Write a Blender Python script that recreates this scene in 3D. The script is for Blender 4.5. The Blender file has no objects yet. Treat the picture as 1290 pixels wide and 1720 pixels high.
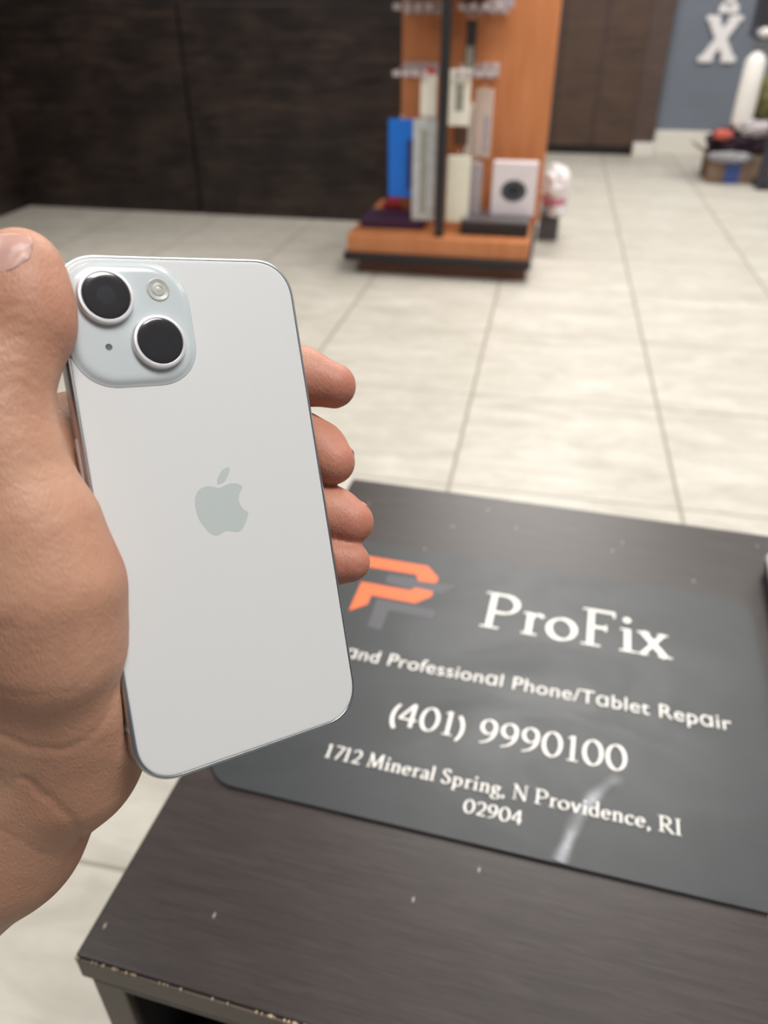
import bpy, bmesh, math, random
import numpy as np
from mathutils import Vector, Matrix, noise

random.seed(7)
SC = bpy.context.scene
COL = SC.collection

# ------------------------------------------------------------------ camera
F_PX = 1290.0                       # focal length for the 1290 x 1720 frame
EYE = 1.13                          # camera height above the floor
PITCH = math.atan(850 / 1290)       # looking down
cam_d = bpy.data.cameras.new('camera')
cam_d.sensor_fit = 'VERTICAL'
cam_d.sensor_height = 36.0
cam_d.lens = 36.0 * F_PX / 1720.0
cam_d.clip_start = 0.01
cam_d.clip_end = 60
cam_d.dof.use_dof = True
cam_d.dof.focus_distance = 0.245
cam_d.dof.aperture_fstop = (cam_d.lens / 1000) / 0.0027
cam = bpy.data.objects.new('camera', cam_d)
cam.location = (0, 0, EYE)
cam.rotation_euler = (math.pi / 2 - PITCH, 0, 0)
COL.objects.link(cam)
SC.camera = cam

# ------------------------------------------------------------------ world, lights, exposure
world = bpy.data.worlds.new('world')
SC.world = world
world.use_nodes = True
world.node_tree.nodes['Background'].inputs[0].default_value = (0.92, 0.95, 1.0, 1)
world.node_tree.nodes['Background'].inputs[1].default_value = 0.11
SC.view_settings.view_transform = 'Standard'
SC.view_settings.look = 'None'
SC.view_settings.gamma = 1
SC.view_settings.exposure = 0.0
SC.view_settings.use_curve_mapping = False
SC.cycles.use_denoising = True

FAZ = math.radians(11.35)           # direction the shop is built along
TAZ = math.radians(14.9)            # direction the desk is turned to
FLOOR = Matrix.Rotation(-FAZ, 4, 'Z')

PANELS = [(0.1, 4.0), (0.25, 2.2), (-2.4, 3.3), (2.6, 3.3), (0.7, 0.1), (0.2, 6.2), (2.6, 6.2), (-1.7, 0.4)]
POWER = [44, 34, 20, 34, 40, 44, 42, 24]
for (u, v), pw in zip(PANELS, POWER):
    ld = bpy.data.lights.new('panel_light', 'AREA')
    ld.shape = 'RECTANGLE'
    ld.size = 1.2
    ld.size_y = 0.6
    ld.energy = pw
    ld.color = (1.0, 0.973, 0.93)
    lo = bpy.data.objects.new('panel_light', ld)
    lo.matrix_world = FLOOR @ Matrix.Translation((u, v, 2.66))
    COL.objects.link(lo)

# ------------------------------------------------------------------ measuring helpers
CAMM = Matrix.Translation((0, 0, EYE)) @ Matrix.Rotation(math.pi / 2 - PITCH, 4, 'X')

def ray(x, y):
    return (CAMM.to_3x3() @ Vector(((x - 645) / F_PX, -(y - 860) / F_PX, -1)))

def on_height(x, y, z):
    d = ray(x, y)
    return Vector((0, 0, EYE)) + d * ((z - EYE) / d.z)

def fu(x, y, z=0.0):
    "floor-grid coordinates of a point at height z"
    p = FLOOR.inverted() @ on_height(x, y, z)
    return p.x, p.y

def up(x, y, v):
    "u and height of a point on the upright plane at distance v of the floor grid"
    d = FLOOR.to_3x3().inverted() @ ray(x, y)
    s = v / d.y
    return d.x * s, EYE + d.z * s

# ------------------------------------------------------------------ object helpers
def tag(o, label=None, cat=None, group=None, kind=None):
    if label: o['label'] = label
    if cat: o['category'] = cat
    if group: o['group'] = group
    if kind: o['kind'] = kind
    return o

def empty(name, mw):
    o = bpy.data.objects.new(name, None)
    o.empty_display_size = 0.05
    o.matrix_world = mw
    COL.objects.link(o)
    return o

def at(u, v, z, rz=0.0):
    return FLOOR @ Matrix.Translation((u, v, z)) @ Matrix.Rotation(rz, 4, 'Z')

class MB:
    def __init__(s):
        s.bm = bmesh.new()
    def box(s, x0, x1, y0, y1, z0, z1, bev=0.0, seg=2, m=None):
        r = bmesh.ops.create_cube(s.bm, size=1)
        for v in r['verts']:
            v.co = Vector((x0 + (v.co.x + .5) * (x1 - x0), y0 + (v.co.y + .5) * (y1 - y0), z0 + (v.co.z + .5) * (z1 - z0)))
        vs = r['verts']
        if bev > 0:
            es = list({e for v in vs for e in v.link_edges})
            rr = bmesh.ops.bevel(s.bm, geom=es, offset=bev, segments=seg, profile=0.5, affect='EDGES')
            vs = list({v for f in rr['faces'] for v in f.verts} | {v for v in vs if v.is_valid})
        if m is not None:
            bmesh.ops.transform(s.bm, matrix=m, verts=[v for v in vs if v.is_valid])
        return s
    def loft(s, rings, cap0=True, cap1=True, closed=True):
        vr = [[s.bm.verts.new(p) for p in r] for r in rings]
        n = len(vr[0])
        for a, b in zip(vr[:-1], vr[1:]):
            for i in range(n if closed else n - 1):
                j = (i + 1) % n
                s.bm.faces.new((a[i], a[j], b[j], b[i]))
        if cap0: s.bm.faces.new(list(reversed(vr[0])))
        if cap1: s.bm.faces.new(vr[-1])
        return s
    def tube(s, pts, r, n=10, cap=True):
        pts = [Vector(p) for p in pts]
        rs = r if isinstance(r, (list, tuple)) else [r] * len(pts)
        rings = []
        up_ = Vector((0, 0, 1))
        for i, p in enumerate(pts):
            d = (pts[min(i + 1, len(pts) - 1)] - pts[max(i - 1, 0)]).normalized()
            a = d.cross(up_)
            if a.length < 0.05: a = d.cross(Vector((0, 1, 0)))
            a.normalize()
            b = a.cross(d).normalized()
            rings.append([p + (a * math.cos(t) + b * math.sin(t)) * rs[i] for t in [2 * math.pi * k / n for k in range(n)]])
        return s.loft(rings, cap, cap)
    def prism(s, poly, z0, z1):
        return s.loft([[(x, y, z0) for x, y in poly], [(x, y, z1) for x, y in poly]])
    def revolve(s, prof, cx=0, cy=0, n=48, cap0=False, cap1=True):
        rings = [[(cx + r * math.cos(t), cy + r * math.sin(t), z) for t in [2 * math.pi * k / n for k in range(n)]] for r, z in prof]
        return s.loft(rings, cap0, cap1)
    def blob(s, c, r, amp=0.15, freq=3.0, sub=4, seed=0.0):
        q = bmesh.ops.create_icosphere(s.bm, subdivisions=sub, radius=1)
        for v in q['verts']:
            d = v.co.normalized()
            k = 1 + amp * noise.noise(d * freq + Vector((seed, seed, seed))) + amp * .5 * noise.noise(d * freq * 2.7 + Vector((seed, 0, 9)))
            v.co = Vector(c) + Vector((d.x * r[0] * k, d.y * r[1] * k, d.z * r[2] * k))
        return s
    def build(s, name, mat, parent=None, mw=None, smooth=False, tri=False):
        bmesh.ops.recalc_face_normals(s.bm, faces=s.bm.faces)
        if tri: bmesh.ops.triangulate(s.bm, faces=[f for f in s.bm.faces if len(f.verts) > 4])
        me = bpy.data.meshes.new(name)
        s.bm.to_mesh(me)
        s.bm.free()
        me.materials.append(mat)
        o = bpy.data.objects.new(name, me)
        COL.objects.link(o)
        if parent: o.parent = parent
        if mw is not None:
            o.matrix_world = mw if parent is None else o.matrix_world
            if parent: o.matrix_local = mw
        if smooth:
            me.shade_smooth()
            if smooth == 'auto':
                me.set_sharp_from_angle(angle=math.radians(35))
        return o

def roundrect(w, h, r, n=10, cx=0, cy=0, p=2.0):
    out = []
    for (sx, sy, a0) in ((1, 1, 0), (-1, 1, 90), (-1, -1, 180), (1, -1, 270)):
        for k in range(n + 1):
            a = math.radians(a0 + 90 * k / n)
            c, s_ = math.cos(a), math.sin(a)
            q = (abs(c) ** p + abs(s_) ** p) ** (-1 / p)
            out.append((cx + sx * (w / 2 - r) + c * q * r, cy + sy * (h / 2 - r) + s_ * q * r))
    return out

# ------------------------------------------------------------------ materials
def srgb(c):
    return tuple(((x / 255) / 12.92 if x / 255 <= .04045 else ((x / 255 + .055) / 1.055) ** 2.4) for x in c) + (1,)

class N:
    def __init__(s, name):
        s.m = bpy.data.materials.new(name)
        s.m.use_nodes = True
        s.t = s.m.node_tree
        s.b = s.t.nodes['Principled BSDF']
    def n(s, kind, **kw):
        q = s.t.nodes.new(kind)
        for k, v in kw.items():
            if k in q.inputs: q.inputs[k].default_value = v
            else: setattr(q, k, v)
        return q
    def l(s, a, b):
        s.t.links.new(a, b)
    def set(s, **kw):
        for k, v in kw.items():
            s.b.inputs[k.replace('_', ' ')].default_value = v
        return s
    def coords(s, scale=(1, 1, 1), loc=(0, 0, 0), rot=(0, 0, 0)):
        tc = s.n('ShaderNodeTexCoord')
        mp = s.n('ShaderNodeMapping')
        mp.inputs['Scale'].default_value = scale
        mp.inputs['Location'].default_value = loc
        mp.inputs['Rotation'].default_value = rot
        s.l(tc.outputs['Object'], mp.inputs['Vector'])
        return mp.outputs['Vector']
    def noise(s, vec, scale, detail=3, rough=.5, dist=0):
        q = s.n('ShaderNodeTexNoise')
        q.inputs['Scale'].default_value = scale
        q.inputs['Detail'].default_value = detail
        q.inputs['Roughness'].default_value = rough
        q.inputs['Distortion'].default_value = dist
        s.l(vec, q.inputs['Vector'])
        return q.outputs['Fac']
    def ramp(s, fac, stops):
        q = s.n('ShaderNodeValToRGB')
        e = q.color_ramp.elements
        while len(e) < len(stops): e.new(0.5)
        for i, (p, c) in enumerate(stops):
            e[i].position = p
            e[i].color = c
        s.l(fac, q.inputs['Fac'])
        return q.outputs['Color']
    def mix(s, fac, a, b, mode='MIX'):
        q = s.n('ShaderNodeMix', data_type='RGBA', blend_type=mode)
        for sock, val in ((q.inputs[0], fac), (q.inputs[6], a), (q.inputs[7], b)):
            if hasattr(val, 'links') or isinstance(val, bpy.types.NodeSocket): s.l(val, sock)
            else: sock.default_value = val
        return q.outputs[2]
    def math(s, op, a, b=None, c=None):
        q = s.n('ShaderNodeMath', operation=op)
        for i, val in enumerate((a, b, c)):
            if val is None: continue
            if isinstance(val, bpy.types.NodeSocket): s.l(val, q.inputs[i])
            else: q.inputs[i].default_value = val
        return q.outputs[0]
    def bump(s, h, strength=.2, dist=.001):
        q = s.n('ShaderNodeBump')
        q.inputs['Strength'].default_value = strength
        q.inputs['Distance'].default_value = dist
        s.l(h, q.inputs['Height'])
        s.l(q.outputs['Normal'], s.b.inputs['Normal'])
    def color(s, sock):
        s.l(sock, s.b.inputs['Base Color'])
        return s

def plain(name, rgb, rough=.5, metal=0.0, var=.06, scale=40, **kw):
    n = N(name)
    c = srgb(rgb)
    v = n.coords()
    f = n.noise(v, scale, 3)
    lo = tuple(x * (1 - var) for x in c[:3]) + (1,)
    hi = tuple(min(1, x * (1 + var)) for x in c[:3]) + (1,)
    n.color(n.ramp(f, [(.3, lo), (.7, hi)]))
    n.set(Roughness=rough, Metallic=metal, **kw)
    return n.m

def wood(name, dark, light, scale=(1.5, 40, 40), rough=.4, bump=.15, spec=.5, coat=0.0):
    n = N(name)
    v = n.coords(scale)
    f = n.noise(v, 3.0, 6, .6, .6)
    n.color(n.ramp(f, [(.3, srgb(dark)), (.72, srgb(light))]))
    n.set(Roughness=rough)
    n.b.inputs['Specular IOR Level'].default_value = spec
    n.b.inputs['Coat Weight'].default_value = coat
    n.bump(f, bump, .0006)
    return n.m

# ------------------------------------------------------------------ room shell
TILE = 0.625
def tile_floor():
    n = N('floor_tiles')
    tc = n.n('ShaderNodeTexCoord')
    sp = n.n('ShaderNodeSeparateXYZ')
    n.l(tc.outputs['Object'], sp.inputs[0])
    def edge(s, off):
        a = n.math('MULTIPLY_ADD', s, 1 / TILE, -off / TILE)
        fr = n.math('FRACT', a)
        d = n.math('ABSOLUTE', n.math('SUBTRACT', fr, 0.5))      # .5 on the joint
        return d, n.math('FLOOR', a)
    dx, ix = edge(sp.outputs[0], 0.441)
    dy, iy = edge(sp.outputs[1], 2.477)
    m = n.math('MAXIMUM', dx, n.math('MULTIPLY', n.math('SUBTRACT', dy, .0), 0.9965))
    joint = n.n('ShaderNodeMapRange'); joint.inputs[1].default_value = .4905; joint.inputs[2].default_value = .4945
    n.l(m, joint.inputs[0])
    # per-tile offset of the stone pattern
    cmb = n.n('ShaderNodeCombineXYZ')
    n.l(n.math('MULTIPLY', ix, 3.7), cmb.inputs[0]); n.l(n.math('MULTIPLY', iy, 5.3), cmb.inputs[1]); n.l(n.math('MULTIPLY', n.math('ADD', ix, iy), 1.9), cmb.inputs[2])
    ad = n.n('ShaderNodeVectorMath', operation='ADD')
    mp = n.n('ShaderNodeMapping'); mp.inputs['Rotation'].default_value = (0, 0, -.5); mp.inputs['Scale'].default_value = (2.2, 7.5, 1)
    n.l(tc.outputs['Object'], mp.inputs[0])
    n.l(mp.outputs[0], ad.inputs[0]); n.l(cmb.outputs[0], ad.inputs[1])
    f = n.noise(ad.outputs[0], 1.5, 6, .55, 1.4)
    f2 = n.noise(n.coords((9, 9, 9)), 2.2, 4, .6)
    base = n.ramp(f, [(.28, srgb((182, 177, 166))), (.5, srgb((201, 196, 186))), (.72, srgb((220, 216, 208)))])
    base = n.mix(.25, base, n.ramp(f2, [(.3, srgb((184, 178, 167))), (.7, srgb((216, 212, 203)))]))
    n.color(n.mix(joint.outputs[0], base, srgb((150, 143, 130))))
    n.set(Roughness=.42)
    n.b.inputs['Specular IOR Level'].default_value = .4
    n.bump(n.math('MULTIPLY', joint.outputs[0], -1), .4, .002)
    return n.m

o = MB().box(-6, 4.5, -1.5, 8.0, -.05, 0).build('floor', tile_floor(), mw=FLOOR.copy()); tag(o, kind='structure')
wall_grey = plain('wall_paint_blue_grey', (112, 119, 131), .7, var=.03, scale=6)
o = MB().box(-6, 4.5, 8.0, 8.1, 0, 2.7).build('wall_back', wall_grey, mw=FLOOR.copy()); tag(o, kind='structure')
o = MB().box(4.5, 4.6, -1.5, 8.1, 0, 2.7).build('wall_right', wall_grey, mw=FLOOR.copy()); tag(o, kind='structure')
o = MB().box(-6.1, -6, -1.5, 8.1, 0, 2.7).build('wall_left', wall_grey, mw=FLOOR.copy()); tag(o, kind='structure')
ceil_m = plain('ceiling_white', (225, 225, 222), .9, var=.02)
o = MB().box(-6.1, 4.6, -1.5, 8.1, 2.7, 2.8).build('ceiling', ceil_m, mw=FLOOR.copy()); tag(o, kind='structure')
white_base = plain('baseboard_white', (226, 222, 214), .5, var=.02)
o = MB().box(.885, 4.5, 7.975, 8.0, 0, .20, .006).build('baseboard_back', white_base, mw=FLOOR.copy()); tag(o, kind='structure')
o = MB().box(.70, .885, 7.80, 8.0, 0, .11, .01).build('trim_1', white_base, mw=FLOOR.copy()); tag(o, kind='structure')

# brown doors in the back wall, closed
brown = wood('brown_laminate', (62, 45, 36), (88, 66, 53), (1, 1, 6), .45, .05)
brown2 = wood('brown_laminate_side', (70, 54, 50), (88, 70, 64), (1, 1, 6), .5, .05)
black_gap = plain('dark_gap', (22, 18, 18), .8)
cab = empty('tall_cabinet', at(.35, 7.9, 0))
tag(cab, 'tall brown cabinet with plain doors standing against the grey wall', 'cabinet')
MB().box(-.62, .52, -.0, .1, .07, 2.1).build('carcass', brown2, cab)
MB().box(-.60, .36, -.02, .1, 0, .07).build('plinth', black_gap, cab)
MB().box(-.60, -.40, -.025, 0, .07, 2.1, .004).build('door', brown, cab)
MB().box(-.36, -.045, -.025, 0, .07, 2.1, .004).build('door', brown, cab)
MB().box(-.005, .33, -.025, 0, .07, 2.1, .004).build('door', brown, cab)

# ------------------------------------------------------------------ white wall letters
letter_w = plain('letter_white', (238, 234, 236), .5, var=.02)
def slab(mb, pts, y0, y1):
    return mb.loft([[(x, y0, z) for x, z in pts], [(x, y1, z) for x, z in pts]])
mb = MB()
def limb(mb, a, b, w, y0=-.03, y1=0):
    a, b = Vector(a), Vector(b); d = (b - a).normalized(); n_ = Vector((-d.y, d.x)) * w / 2
    slab(mb, [tuple(a + n_), tuple(a - n_), tuple(b - n_), tuple(b + n_)], y0, y1)
limb(mb, (-.095, .03), (.085, .31), .078, -.030); limb(mb, (.095, .03), (-.085, .31), .078, -.031)
for x in (-.092, .092):
    mb.box(x - .062, x + .062, -.032, 0, 0, .05, .014)
    mb.box(x * .95 - .058, x * .95 + .058, -.032, 0, .295, .34, .014)
o = mb.build('wall_letter', letter_w, mw=at(1.283, 7.999, .725))
tag(o, 'white block letter X with serifs on the grey wall', 'letter')
mb = MB(); mb.box(-.035, .035, -.03, 0, .03, .33, .005)
mb.loft([[(-.075, -.03, 0), (.075, -.03, 0), (.075, 0, 0), (-.075, 0, 0)], [(-.075, -.03, .045), (.075, -.03, .045), (.075, 0, .045), (-.075, 0, .045)], [(-.035, -.03, .085), (.035, -.03, .085), (.035, 0, .085), (-.035, 0, .085)]])
mb.box(-.075, .075, -.03, 0, .295, .34, .01)
o = mb.build('wall_letter', letter_w, mw=at(1.298, 7.999, 1.082))
tag(o, 'white block letter I above the X, mostly cut by the frame', 'letter')

# ------------------------------------------------------------------ dark counter
def counter_mat():
    n = N('counter_espresso_wood')
    v = n.coords((1.2, 1, 9))
    f = n.noise(v, 3.2, 7, .62, .5)
    g = n.noise(n.coords((1.1, 1, 1.6)), 2.6, 4, .6)
    a = n.ramp(f, [(.32, srgb((20, 16, 16))), (.62, srgb((44, 36, 33))), (.85, srgb((78, 64, 55)))])
    b = n.ramp(f, [(.3, srgb((34, 27, 26))), (.7, srgb((72, 57, 49)))])
    n.color(n.mix(n.ramp(g, [(.42, (0, 0, 0, 1)), (.68, (1, 1, 1, 1))]), a, b))
    n.set(Roughness=.42)
    n.b.inputs['Specular IOR Level'].default_value = .35
    n.bump(f, .25, .002)
    return n.m
cm = counter_mat()
ct = empty('service_counter', at(-2.2, 4.9, 0))
tag(ct, 'long dark espresso wood service counter across the back left of the shop', 'counter')
MB().box(.012, 1.62, 0, .5, .0, 1.14, .006).build('front_panel', cm, ct)
MB().box(-1.40, -.0, 0, .5, .0, 1.14, .006).build('front_panel', cm, ct)
MB().box(-1.24, 1.64, -.0, .55, 1.14, 1.19, .006).build('countertop', cm, ct)
MB().box(1.50, 1.62, -.012, .0, .0, 1.138, .003).build('end_strip', cm, ct)
ct2 = empty('side_counter', at(-3.42, 4.0, 0))
tag(ct2, 'dark wood counter section at the left frame edge turning toward the viewer', 'counter')
MB().box(-.6, .0, -1.3, .895, 0, 1.14, .006).build('side_panel', cm, ct2)
MB().box(-.64, .0, -1.34, .84, 1.14, 1.19, .006).build('countertop', cm, ct2)

# ------------------------------------------------------------------ display stand
orange = wood('orange_laminate', (182, 112, 68), (200, 130, 84), (8, 1, .8), .38, .04)
stripe = plain('stand_bumper_black', (26, 22, 25), .6)
redbrown = wood('plinth_red_brown', (96, 58, 42), (120, 74, 52), (1, 1, 8), .5, .05)
post_m = plain('post_black', (30, 30, 33), .5)
hook_m = plain('hook_white_metal', (186, 174, 176), .4)
ds = empty('display_stand', at(-.50, 4.23, 0))
tag(ds, 'orange wood shop display stand with black post and white hooks on a low square base', 'display stand')
MB().box(-.405, .435, -.385, .37, 0, .075, .004).build('plinth', redbrown, ds)
MB().box(-.465, .455, -.455, .42, .07, .107, .006).build('bumper', stripe, ds)
MB().box(-.45, .44, -.43, .41, .105, .192, .006).build('deck', orange, ds)
MB().box(-.262, .468, .0, .06, .192, 1.36, .004).build('back_panel', orange, ds)
MB().box(-.020, .022, -.41, -.37, .192, 1.36, .004).build('post', post_m, ds)
MB().box(-.262, .17, -.41, -.0, 1.19, 1.21, .004).build('shade_shelf', orange, ds)  # added just out of view to shade the left of the back panel
def hook(x, z, L=.30, y0=0):
    m_ = MB()
    m_.tube([(x, y0, z), (x, y0 - L + .03, z), (x, y0 - L + .01, z + .006), (x, y0 - L, z + .022)], .0045, 8)
    m_.box(x - .016, x + .016, y0 - L - .004, y0 - L - .001, z - .002, z + .022, .001)
    m_.tube([(x, y0, z + .03), (x, y0 - L, z + .02)], .0025, 6)
    m_.box(x - .02, x + .02, y0 - .012, y0, z - .02, z + .04, .003)
    return m_.build('hook', hook_m, ds)
for x in (-.232, -.185, -.138, -.09, .05, .10, .155, .21): hook(x, 1.118, .30)
for x in (-.232, -.19, -.145, -.10, .05, .09, .145, .19): hook(x, .865, .30)

# things hanging from and standing on the stand  (x, y, z relative to the stand centre)
def SP(x, y, v):                     # stand coordinates of a pixel on the upright plane v behind the origin
    u_, z_ = up(x, y, 4.23 + v)
    return u_ + .50, z_
pm = dict(
    white=plain('pack_white', (240, 233, 220), .45, var=.04),
    pink=plain('pack_pale_pink', (205, 184, 172), .4, var=.06),
    green=plain('pack_cream', (230, 226, 208), .45, var=.05),
    grey=plain('pack_window_grey', (150, 148, 138), .25, var=.2, scale=60),
    clear=plain('pack_clear_grey', (186, 188, 190), .2, var=.14, scale=30),
    blue=plain('pack_blue', (20, 114, 218), .4, var=.08),
    navy=plain('pack_dark_blue', (38, 52, 120), .4, var=.1),
    dark=plain('pack_dark', (48, 44, 46), .5),
    red=plain('pack_red', (196, 60, 48), .5),
    crimson=plain('box_crimson', (150, 24, 40), .5),
    purple=plain('box_purple', (56, 26, 56), .6, var=.15),
    lilac=plain('pack_lilac', (172, 162, 168), .3, var=.1),
    black=plain('box_black', (34, 33, 37), .45),
    lid=plain('box_grey_lid', (92, 86, 90), .45),
    boxw=plain('box_glossy_white', (226, 216, 220), .35, var=.03),
    disc=plain('box_print_dark', (62, 66, 74), .4, var=.35, scale=25),
    brown=plain('pack_brown', (96, 66, 50), .5, var=.15),
)
def pack(name, px, v, T, m, label, cat, group=None, window=None, top=None, thick=.018):
    x0, y0, x1, y1 = px
    a, z1 = SP(x0, (y0 + y1) / 2, v); b, _ = SP(x1, (y0 + y1) / 2, v)
    _, zt = SP((x0 + x1) / 2, y0, v); _, zb = SP((x0 + x1) / 2, y1, v)
    cx, w, h = (a + b) / 2, b - a, zt - zb
    r = empty(name, at(-.50 + cx, 4.23 + v, zb))
    tag(r, label, cat, group)
    q = MB()
    q.box(-w / 2, w / 2, 0, thick, 0, h * (.86 if top else 1), min(.006, w * .15), 3)
    q.build('case', pm[m], r)
    if top:
        q = MB(); q.box(-w * .33, w * .33, .002, thick - .002, h * .86, h, .004)
        q.build('header_card', pm[top], r)
    else:
        q = MB(); q.tube([(-.008, thick / 2, h - .002), (-.008, thick / 2, h + .014), (.008, thick / 2, h + .014), (.008, thick / 2, h - .002)], .0018, 6)
        q.build('hanger', pm['white'], r)
    if window:
        (wa, wb, wc, wd), wm = window
        q = MB(); q.box(-w / 2 + wa * w, -w / 2 + wb * w, -.0015, .002, wc * h, wd * h, .0008)
        q.build('window', pm[wm], r)
    return r
pack('cable_pack', (706, 114, 733, 198), -.27, 0, 'white', 'narrow white pack with a red header hanging left of the black post', 'pack', top='red')
pack('case_pack', (754, 116, 789, 212), -.27, 0, 'white', 'white pack with a grey window hanging just right of the black post', 'pack', window=((.3, .72, .27, .75), 'grey'))
pack('case_pack', (796, 150, 826, 266), -.12, 0, 'pink', 'pale pink pack hanging furthest right on the stand', 'pack', window=((.55, .92, .1, .62), 'lilac'))
pack('case_pack', (781, 175, 803, 262), -.08, 0, 'white', 'whitish pack hanging partly behind the pale pink pack', 'pack')
pack('cable_pack', (750, 262, 788, 374), -.30, 0, 'green', 'tall cream pack low beside the black post, lowest of the hanging packs there', 'pack')
pack('cable_pack', (780, 272, 808, 372), -.20, 0, 'lilac', 'pale lilac pack half hidden behind the tall cream pack', 'pack')
pack('charger_pack', (692, 200, 731, 371), -.30, 0, 'clear', 'long clear grey blister pack hanging left of the black post', 'pack', window=((.35, .62, .08, .9), 'grey'))
pack('case_pack', (652, 200, 697, 332), -.18, 0, 'blue', 'bright blue pack hanging at the left side of the stand', 'pack', window=((.7, .98, .12, .75), 'navy'))
pack('cable_pack', (782, 34, 800, 112), -.14, 0, 'dark', 'slim dark pack hanging high right of the black post', 'pack', window=((.1, .8, .0, .45), 'grey'))
pack('case_pack', (762, 205, 786, 245), -.14, 0, 'brown', 'small brown pack in the gap between the white pack and the cream pack', 'pack')
pack('case_pack', (836, -70, 866, 14), -.20, 0, 'lilac', 'pale lilac pack at the top frame edge, right of the hooks', 'pack')
pack('case_pack', (776, -60, 820, 10), -.10, 0, 'brown', 'brown pack at the top frame edge between post and lilac pack', 'pack')

r = empty('flat_box', at(-.50 + -.255, 4.23 - .19, .192)); tag(r, 'flat dark purple box lying on the left of the stand base', 'box')
MB().box(-.16, .165, -.10, .15, 0, .045, .008, 3).build('box_body', pm['purple'], r)
r = empty('flat_box', at(-.50 - .30, 4.23 + .09, .192)); tag(r, 'small crimson box under the blue pack on the stand base', 'box')
MB().box(-.06, .06, -.09, .10, 0, .06, .006, 3).build('box_body', pm['crimson'], r)
r = empty('storage_box', at(-.50 + .275, 4.23 - .225, .192)); tag(r, 'low black box with grey lid lying on the right of the stand base', 'box')
MB().box(-.175, .15, -.11, .14, 0, .058, .006, 3).build('box_body', pm['black'], r)
MB().box(-.177, .152, -.112, .142, .058, .072, .004, 3).build('lid', pm['lid'], r)
r = empty('retail_box', at(-.50 + .335, 4.23 - .20, .264)); tag(r, 'white box printed with a dark round device, standing on the low black box', 'box')
MB().box(-.107, .107, -.01, .05, 0, .245, .006, 3).build('box_body', pm['boxw'], r)
q = MB(); q.loft([[(.0 + .062 * math.cos(t), -.0112, .115 + .050 * math.sin(t)) for t in [k * math.pi / 16 for k in range(32)]], [(.0 + .062 * math.cos(t), -.009, .115 + .050 * math.sin(t)) for t in [k * math.pi / 16 for k in range(32)]]])
q.build('printed_device', pm['disc'], r)
q = MB(); q.loft([[(.03 * math.cos(t), -.0120, .118 + .024 * math.sin(t)) for t in [k * math.pi / 12 for k in range(24)]], [(.03 * math.cos(t), -.0112, .118 + .024 * math.sin(t)) for t in [k * math.pi / 12 for k in range(24)]]])
q.build('printed_center', pm['black'], r)

bagw = plain('bag_white_plastic', (232, 226, 228), .35, var=.05, scale=20)
bagp = plain('bag_pink', (205, 130, 145), .45, var=.15, scale=20)
r = empty('plastic_bag', at(.045, 4.62, 0)); tag(r, 'white plastic bag with a pink band bulging out behind the stand', 'bag')
MB().blob((0, 0, .315), (.075, .10, .10), .2, 1.8, 5, 3.0).build('bag_body', bagw, r, smooth=True)
MB().blob((-.01, 0, .235), (.068, .085, .045), .3, 2.4, 4, 5.0).build('bag_contents', bagp, r, smooth=True)
MB().blob((.01, -.02, .185), (.05, .08, .035), .4, 3, 4, 8.0).build('bag_bottom', bagw, r, smooth=True)
q = MB(); q.box(-.078, .035, -.0, .3, 0, .145, .01, 3)  # box added where there is only shade below the bag
o = q.build('shade_filler', pm['lid'], mw=at(.045, 4.66, 0)); tag(o, 'dark grey crate standing in for the shade under the white plastic bag', 'filler')

# ------------------------------------------------------------------ clutter at the right frame edge
cardboard = plain('cardboard', (128, 106, 88), .8, var=.12, scale=8)
tape_b = plain('tape_blue', (62, 84, 150), .4, var=.06)
def seen(x, y, v):
    "placement matrix of a point seen at a pixel, at distance v of the floor grid"
    u_, z_ = up(x, y, v)
    return at(u_, v, z_)
def lump(name, m, px, v, r_, label, cat, amp=.3, freq=2.4, seed=1.0, sub=5):
    o = MB().blob((0, 0, 0), r_, amp, freq, sub, seed).build(name, m, mw=seen(px[0], px[1], v), smooth=True)
    return tag(o, label, cat)
r = empty('cardboard_box', at(1.37, 6.86, 0)); tag(r, 'cardboard box with a blue strip down its front near the grey wall', 'box')
MB().box(-.19, .20, -.2, .2, 0, .195, .008, 2).build('box_body', cardboard, r)
MB().box(-.075, .035, -.203, .2, 0, .197, .002, 2).build('blue_strip', tape_b, r)
q = MB(); q.loft([[(-.19, -.2, .175), (-.19, .2, .175), (-.30, .2, .235), (-.30, -.17, .235)], [(-.19, -.2, .183), (-.19, .2, .183), (-.30, .2, .243), (-.30, -.17, .243)]])
q.build('flap', cardboard, r)
lump('cloth_bundle', plain('cloth_dark_purple', (62, 46, 58), .9, var=.3, scale=14), (1243, 238), 6.84, (.235, .18, .10), 'dark purple bundle of cloth piled on the cardboard box', 'bundle', .3, 2.2, 2.0)
lump('red_pouch', plain('cloth_red', (190, 92, 78), .8, var=.12), (1214, 226), 6.66, (.07, .05, .034), 'red pouch resting on the dark purple bundle', 'pouch', .25, 2.4, 4.0, 4)
lump('plastic_wrap', plain('plastic_wrap_grey', (150, 150, 155), .35, var=.15, scale=15), (1228, 264), 6.60, (.155, .04, .035), 'crumpled grey plastic wrap along the front rim of the cardboard box', 'wrap', .35, 3, 6.0)
a = up(1246, 200, 6.75); b_ = up(1270, 102, 6.75)
white_roll = plain('roll_white', (232, 228, 224), .6, var=.03)
q = MB()
P1 = Vector((b_[0] - a[0], .0, b_[1] - a[1])); L_ = P1.length; D = P1.normalized()
q.tube([D * t for t in (-.05, -.045, -.02, L_ * .5, L_, L_ + .025, L_ + .045, L_ + .055)], [.04, .066, .072, .072, .070, .055, .032, .01], 20)
tag(q.build('white_roll', white_roll, mw=at(a[0], 6.75, a[1]), smooth=True), 'white padded roll leaning at the right frame edge above the cloth bundle', 'roll')
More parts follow.
